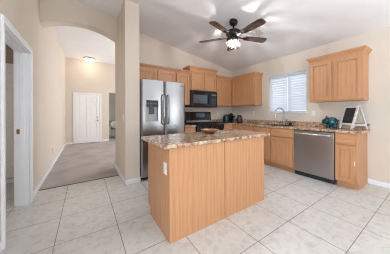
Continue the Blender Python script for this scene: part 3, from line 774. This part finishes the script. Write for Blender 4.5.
# local x = width, y = depth toward the viewer's far side (negative y = rear leg), z up
hw, dp, hh = 0.145, 0.125, 0.415
def strut(p, q, w, tt):
    """flat bar from p to q: w across x, tt thick"""
    m = MB(); p = Vector(p); q = Vector(q); d = (q-p).normalized(); sx = Vector((1, 0, 0)); n = d.cross(sx).normalized()
    vs = []
    for c in (p, q):
        for a, b in ((-1, -1), (1, -1), (1, 1), (-1, 1)): vs.append(m.bm.verts.new(c + sx*a*w/2 + n*b*tt/2))
    for f in ((3,2,1,0), (4,5,6,7), (0,1,5,4), (1,2,6,5), (2,3,7,6), (3,0,4,7)): m.bm.faces.new([vs[i] for i in f])
    return m
for sgn, nm in ((1, 'front'), (-1, 'rear')):
    for sx in (-1, 1):
        strut((sx*(hw-0.014), sgn*dp, 0.012), (sx*(hw-0.014), sgn*0.008, hh), 0.036, 0.016).build('leg', distress_m, t, world=False)
def onb(s, f, off=0.0): return (0, s*(dp + (0.008-dp)*f) + s*off, 0.006 + (hh-0.006)*f)
for f0, f1 in ((0.17, 0.25), (0.90, 0.985)):
    strut(onb(1, f0), onb(1, f1), 2*hw-0.056, 0.014).build('rail', distress_m, t, world=False)
strut(onb(1, 0.25), onb(1, 0.90), 2*hw-0.056, 0.008).build('chalkboard', chalk_m, t, world=False)
strut(onb(-1, 0.17), onb(-1, 0.25), 2*hw-0.056, 0.014).build('rail', distress_m, t, world=False)
for sx in (-1, 1):
    m = MB().box(sx*(hw-0.006)-0.004, -dp*0.80, 0.075, sx*(hw-0.006)+0.004, dp*0.80, 0.095); m.build('side_brace', distress_m, t, world=False)

# ------------------------------------------------------------------ things in the corner, bowl on the island
cc = (3.57, 3.96, CT1+0.001)
t = thing('canister', 'dark teal lidded canister in the counter corner beside the plant', 'canister', cc)
T = Matrix.Translation(cc)
MB().lathe([(0, 0), (0.085, 0), (0.098, 0.01), (0.105, 0.11), (0.09, 0.19), (0.085, 0.195), (0, 0.195)], T, 24).build('jar', canister_m, t)
MB().lathe([(0.09, 0.196), (0.09, 0.21), (0.05, 0.225), (0.016, 0.23), (0.02, 0.25), (0, 0.257)], T, 24).build('lid', canister_m, t)
cp = (3.82, 4.02, CT1+0.001)
t = thing('potted_plant', 'bushy dark green plant in a black pot in the counter corner', 'plant', cp)
T = Matrix.Translation(cp)
MB().lathe([(0, 0), (0.05, 0), (0.07, 0.10), (0.075, 0.10), (0.075, 0.115), (0.064, 0.115), (0.06, 0.09), (0, 0.09)], T, 20).build('pot', black_gloss, t)
m = MB()
for i in range(190):
    az = random.uniform(0, 2*PI); el = random.uniform(0.1, 1.45); L = random.uniform(0.12, 0.25); wd = random.uniform(0.02, 0.036)
    base = Vector((cp[0], cp[1], CT1+0.09)); d = Vector((math.cos(az)*math.cos(el), math.sin(az)*math.cos(el), math.sin(el))); sd = d.cross(Vector((0, 0, 1))).normalized()
    tip = base + d*L + Vector((0, 0, -0.02)); mid = base + d*L*0.6
    if max(tip.y, mid.y + wd) > 4.17 or tip.x > 4.02 or min(tip.x, mid.x - wd) < 3.70: continue
    v = [m.bm.verts.new(p) for p in (base + d*L*0.2, mid + sd*wd, tip, mid - sd*wd)]
    m.bm.faces.new((v[0], v[1], v[2])); m.bm.faces.new((v[0], v[2], v[3]))
m.build('foliage', leaf_m, t)
ck = (3.92, 3.74, CT1+0.001)
t = thing('pitcher', 'grey-violet ceramic pitcher on the counter beside the plant', 'pitcher', ck)
T = Matrix.Translation(ck)
MB().lathe([(0, 0), (0.065, 0), (0.085, 0.03), (0.092, 0.09), (0.065, 0.16), (0.055, 0.195), (0.066, 0.225), (0.061, 0.225), (0.05, 0.195), (0.06, 0.16), (0, 0.02)], T, 24).build('jug', mauve_m, t)
MB().tube([(ck[0]+0.0, ck[1]-0.056, CT1+0.19), (ck[0], ck[1]-0.11, CT1+0.175), (ck[0], ck[1]-0.12, CT1+0.13), (ck[0], ck[1]-0.088, CT1+0.085)], 0.009, 8).build('handle', mauve_m, t)
bw = (1.50, 2.02, CT1+0.001)
tag(MB().lathe([(0, 0), (0.06, 0), (0.07, 0.006), (0.115, 0.032), (0.138, 0.052), (0.132, 0.054), (0.105, 0.036), (0.06, 0.012), (0, 0.010)], Matrix.Translation(bw), 32).build('wooden_bowl', bowl_m), 'shallow red-brown wooden bowl on the island countertop', 'bowl')

# ------------------------------------------------------------------ ceiling fan
FXX, FYY = 2.267, 2.302
FZ = ZC(FXX)
t = thing('ceiling_fan', 'dark bronze five-blade ceiling fan with lit glass shades', 'ceiling fan', (FXX, FYY, FZ))
T = Matrix.Translation((FXX, FYY, 0))
MB().lathe([(0.075, FZ+0.012), (0.078, FZ-0.03), (0.07, FZ-0.06), (0.045, FZ-0.085), (0.02, FZ-0.092), (0, FZ-0.092)], T, 28).build('canopy', bronze_m, t)
ZB = 2.66
MB().tube([(FXX, FYY, FZ-0.08), (FXX, FYY, 2.775)], 0.016, 12).build('downrod', bronze_m, t)
MB().lathe([(0, 2.80), (0.03, 2.80), (0.05, 2.775), (0.105, 2.765), (0.135, 2.745), (0.14, 2.70), (0.125, 2.672), (0.09, 2.66), (0, 2.66)], T, 32).build('motor_housing', bronze_m, t)
MB().lathe([(0, 2.66), (0.07, 2.66), (0.075, 2.62), (0.06, 2.585), (0.045, 2.57), (0, 2.565)], T, 24).build('light_kit', bronze_m, t)
for k in range(5):
    az = rad(38 + 72*k)
    Mb = T @ Matrix.Rotation(-az, 4, 'Z')        # local +y points along the blade
    pitch = Matrix.Translation((0, 0, ZB-0.005)) @ Matrix.Rotation(rad(-12), 4, 'Y')
    # blade outline
    out = [(-0.058, 0.235), (-0.066, 0.35), (-0.073, 0.50), (-0.076, 0.62), (-0.066, 0.665), (-0.035, 0.685), (0.035, 0.685), (0.066, 0.665), (0.076, 0.62), (0.073, 0.50), (0.066, 0.35), (0.058, 0.235)]
    MB().prism(out, lambda u, v, a: Mb @ pitch @ Vector((u, v, a)), -0.004, 0.004).build('blade', blade_m, t)
    m = MB()
    m.prism([(-0.02, 0.09), (-0.014, 0.17), (-0.045, 0.245), (-0.04, 0.30), (0.04, 0.30), (0.045, 0.245), (0.014, 0.17), (0.02, 0.09)], lambda u, v, a: Mb @ pitch @ Vector((u, v, a)), -0.011, -0.0045)
    m.build('blade_iron', bronze_m, t)
for k in range(4):
    az = rad(12 + 90*k); dx, dy = math.sin(az), math.cos(az)
    p0 = Vector((FXX+dx*0.05, FYY+dy*0.05, 2.60)); p1 = Vector((FXX+dx*0.105, FYY+dy*0.105, 2.595))
    arm = MB().tube([p0, p1], 0.012, 10)
    tilt = Matrix.Translation(p1) @ Matrix.Rotation(-az, 4, 'Z') @ Matrix.Rotation(rad(158), 4, 'X')
    arm.lathe([(0, -0.02), (0.026, -0.018), (0.046, 0.012), (0.046, 0.03), (0.038, 0.03), (0.03, 0.01), (0, 0.004)], tilt, 18)
    sk = arm.build('light_arm', bronze_m, t)
    sh = MB(); sh.keep = True
    sh.lathe([(0.038, 0.012), (0.042, 0.03), (0.052, 0.06), (0.056, 0.09), (0.06, 0.12), (0.068, 0.135)], tilt, 28, alt=(0, 1))
    sh.build('glass_shade', [frost_rib, clear_rib], sk)
    MB().ball(tilt @ Vector((0, 0, 0.075)), 0.017, 0.017, 0.024, n=14, m=8).build('bulb', bulb_m, sk)
    l = bpy.data.lights.new('fan_bulb_light', 'POINT'); l.energy = 9; l.color = (1.0, 0.96, 0.96); l.shadow_soft_size = 0.002
    lo = bpy.data.objects.new('fan_bulb_light', l); C.objects.link(lo); lo.location = (tilt @ Vector((0, 0, 0.078))) - Vector((FXX, FYY, FZ)); lo.parent = sk
for dx, L in ((0.03, 0.13), (-0.025, 0.10)):
    MB().tube([(FXX+dx, FYY-0.03, 2.575), (FXX+dx, FYY-0.03, 2.575-L)], 0.0025, 6).ball((FXX+dx, FYY-0.03, 2.575-L-0.012), 0.007, 0.007, 0.014, n=8, m=6).build('pull_chain', brass_m, t)

# ceiling vent on the slope
vx, vy = 2.82, 2.20
sl = math.atan(0.172)
t = thing('ceiling_vent', 'small pale air vent on the sloped ceiling beyond the fan', 'vent', (vx, vy, ZC(vx)))
Mv = Matrix.Translation((vx, vy, ZC(vx))) @ Matrix.Rotation(sl, 4, 'Y')
m = MB().box(-0.15, -0.10, -0.012, 0.15, -0.08, 0.004).box(-0.15, 0.08, -0.012, 0.15, 0.10, 0.004).box(-0.15, -0.08, -0.012, -0.13, 0.08, 0.004).box(0.13, -0.08, -0.012, 0.15, 0.08, 0.004)
m.bm.transform(Mv); m.build('frame', white_plastic, t)
m = MB()
for k in range(7): m.box(-0.13, -0.07+k*0.022, -0.009, 0.13, -0.06+k*0.022, -0.003)
m.bm.transform(Mv); m.build('louvers', white_plastic, t)
m = MB().box(-0.13, -0.08, -0.002, 0.13, 0.08, 0.003); m.bm.transform(Mv); m.build('duct', body_grey, t)

# hall ceiling light
hx, hy = 0.15, 8.3
t = thing('ceiling_light', 'glowing round flush dome light on the hall ceiling near the front door', 'ceiling light', (hx, hy, HZ))
T = Matrix.Translation((hx, hy, HZ))
MB().lathe([(0, 0), (0.195, 0), (0.20, -0.03), (0.185, -0.05), (0, -0.05)], T, 32).build('base', chrome_m, t)
MB().lathe([(0.18, -0.051), (0.17, -0.09), (0.135, -0.125), (0.08, -0.145), (0, -0.152)], T, 32).build('dome', dome_m, t)
l = bpy.data.lights.new('hall_bulb', 'POINT'); l.energy = 1.6; l.color = (1.0, 0.82, 0.62); l.shadow_soft_size = 0.10
lo = bpy.data.objects.new('hall_bulb', l); C.objects.link(lo); lo.parent = t; lo.location = (0, 0, -0.20)

# ------------------------------------------------------------------ outlets and switches
def plate(name, label, cat, loc, rotz, toggles=False, W=0.072, H=0.116, group=None):
    """local: lies in the xz plane, faces -y"""
    t = thing(name, label, cat, loc, rotz, group)
    MB().box(-W/2, -0.006, -H/2, W/2, 0, H/2, 0.002).build('cover_plate', white_plastic, t, world=False)
    if toggles: MB().box(-0.017, -0.010, -0.033, 0.017, -0.005, 0.033, 0.002).build('rocker', white_plastic, t, world=False)
    else:
        for dz in (-0.024, 0.024):
            s = MB().box(-0.017, -0.009, dz-0.015, 0.017, -0.005, dz+0.015, 0.004).build('socket', white_plastic, t, world=False)
            MB().box(-0.009, -0.0095, dz-0.006, -0.006, -0.0088, dz+0.006).box(0.006, -0.0095, dz-0.006, 0.009, -0.0088, dz+0.006).build('slots', dark_slot, s, world=False)
    return t
fm_x = rad(-90)   # faces -x
plate('wall_outlet', 'white outlet low on the end panel of the oak island', 'outlet', (IX0-0.0005, 1.625, 0.69), fm_x)
plate('wall_outlet', 'white outlet on the wall between the range and the corner canister', 'outlet', (3.44, YF-0.0005, 1.215), 0)
plate('wall_outlet', 'white outlet on the wall below the cabinet beside the window', 'outlet', (XW-0.0005, 3.30, 1.225), fm_x)
plate('wall_outlet', 'white outlet on the wall between the window and the piggy bank', 'outlet', (XW-0.0005, 1.69, 1.225), fm_x)
plate('wall_outlet', 'white outlet near the floor on the long hall wall', 'outlet', (XL+0.0005, 5.40, 0.375), rad(90))
plate('light_switch', 'white light switch on the hall wall near the front door', 'light switch', (XL+0.0005, 8.25, 1.15), rad(90), True)
plate('light_switch', 'white light switch on the side of the divider wall end', 'light switch', (PX0-0.0005, 3.36, 1.165), fm_x, True)

# ------------------------------------------------------------------ armchair beyond the hall opening
ac = (1.30, 9.75, 0.006)
t = thing('armchair', 'grey upholstered armchair seen through the opening beside the front door', 'armchair', ac, 0)
def B(x0, y0, z0, x1, y1, z1, b=0.04): return MB().box(ac[0]+x0, ac[1]+y0, ac[2]+z0, ac[0]+x1, ac[1]+y1, ac[2]+z1, b, 3)
B(-0.28, -0.36, 0.13, 0.28, 0.30, 0.44).build('seat', uphol_m, t)
B(-0.40, 0.22, 0.13, 0.40, 0.42, 0.86).build('backrest', uphol_m, t)
B(-0.42, -0.38, 0.13, -0.27, 0.32, 0.62).build('armrest', uphol_m, t)
B(0.27, -0.38, 0.13, 0.42, 0.32, 0.62).build('armrest', uphol_m, t)
for sx in (-0.36, 0.36):
    for sy in (-0.32, 0.34): MB().tube([(ac[0]+sx, ac[1]+sy, ac[2]), (ac[0]+sx, ac[1]+sy, ac[2]+0.14)], [0.018, 0.028], 10).build('leg', bronze_m, t)
tag(MB().ball((ac[0]-0.05, ac[1]+0.07, ac[2]+0.655), 0.20, 0.08, 0.20, Matrix.Rotation(rad(-10), 4, 'X')).build('throw_pillow', pillow_m), 'pale throw pillow leaning on the grey armchair', 'pillow')
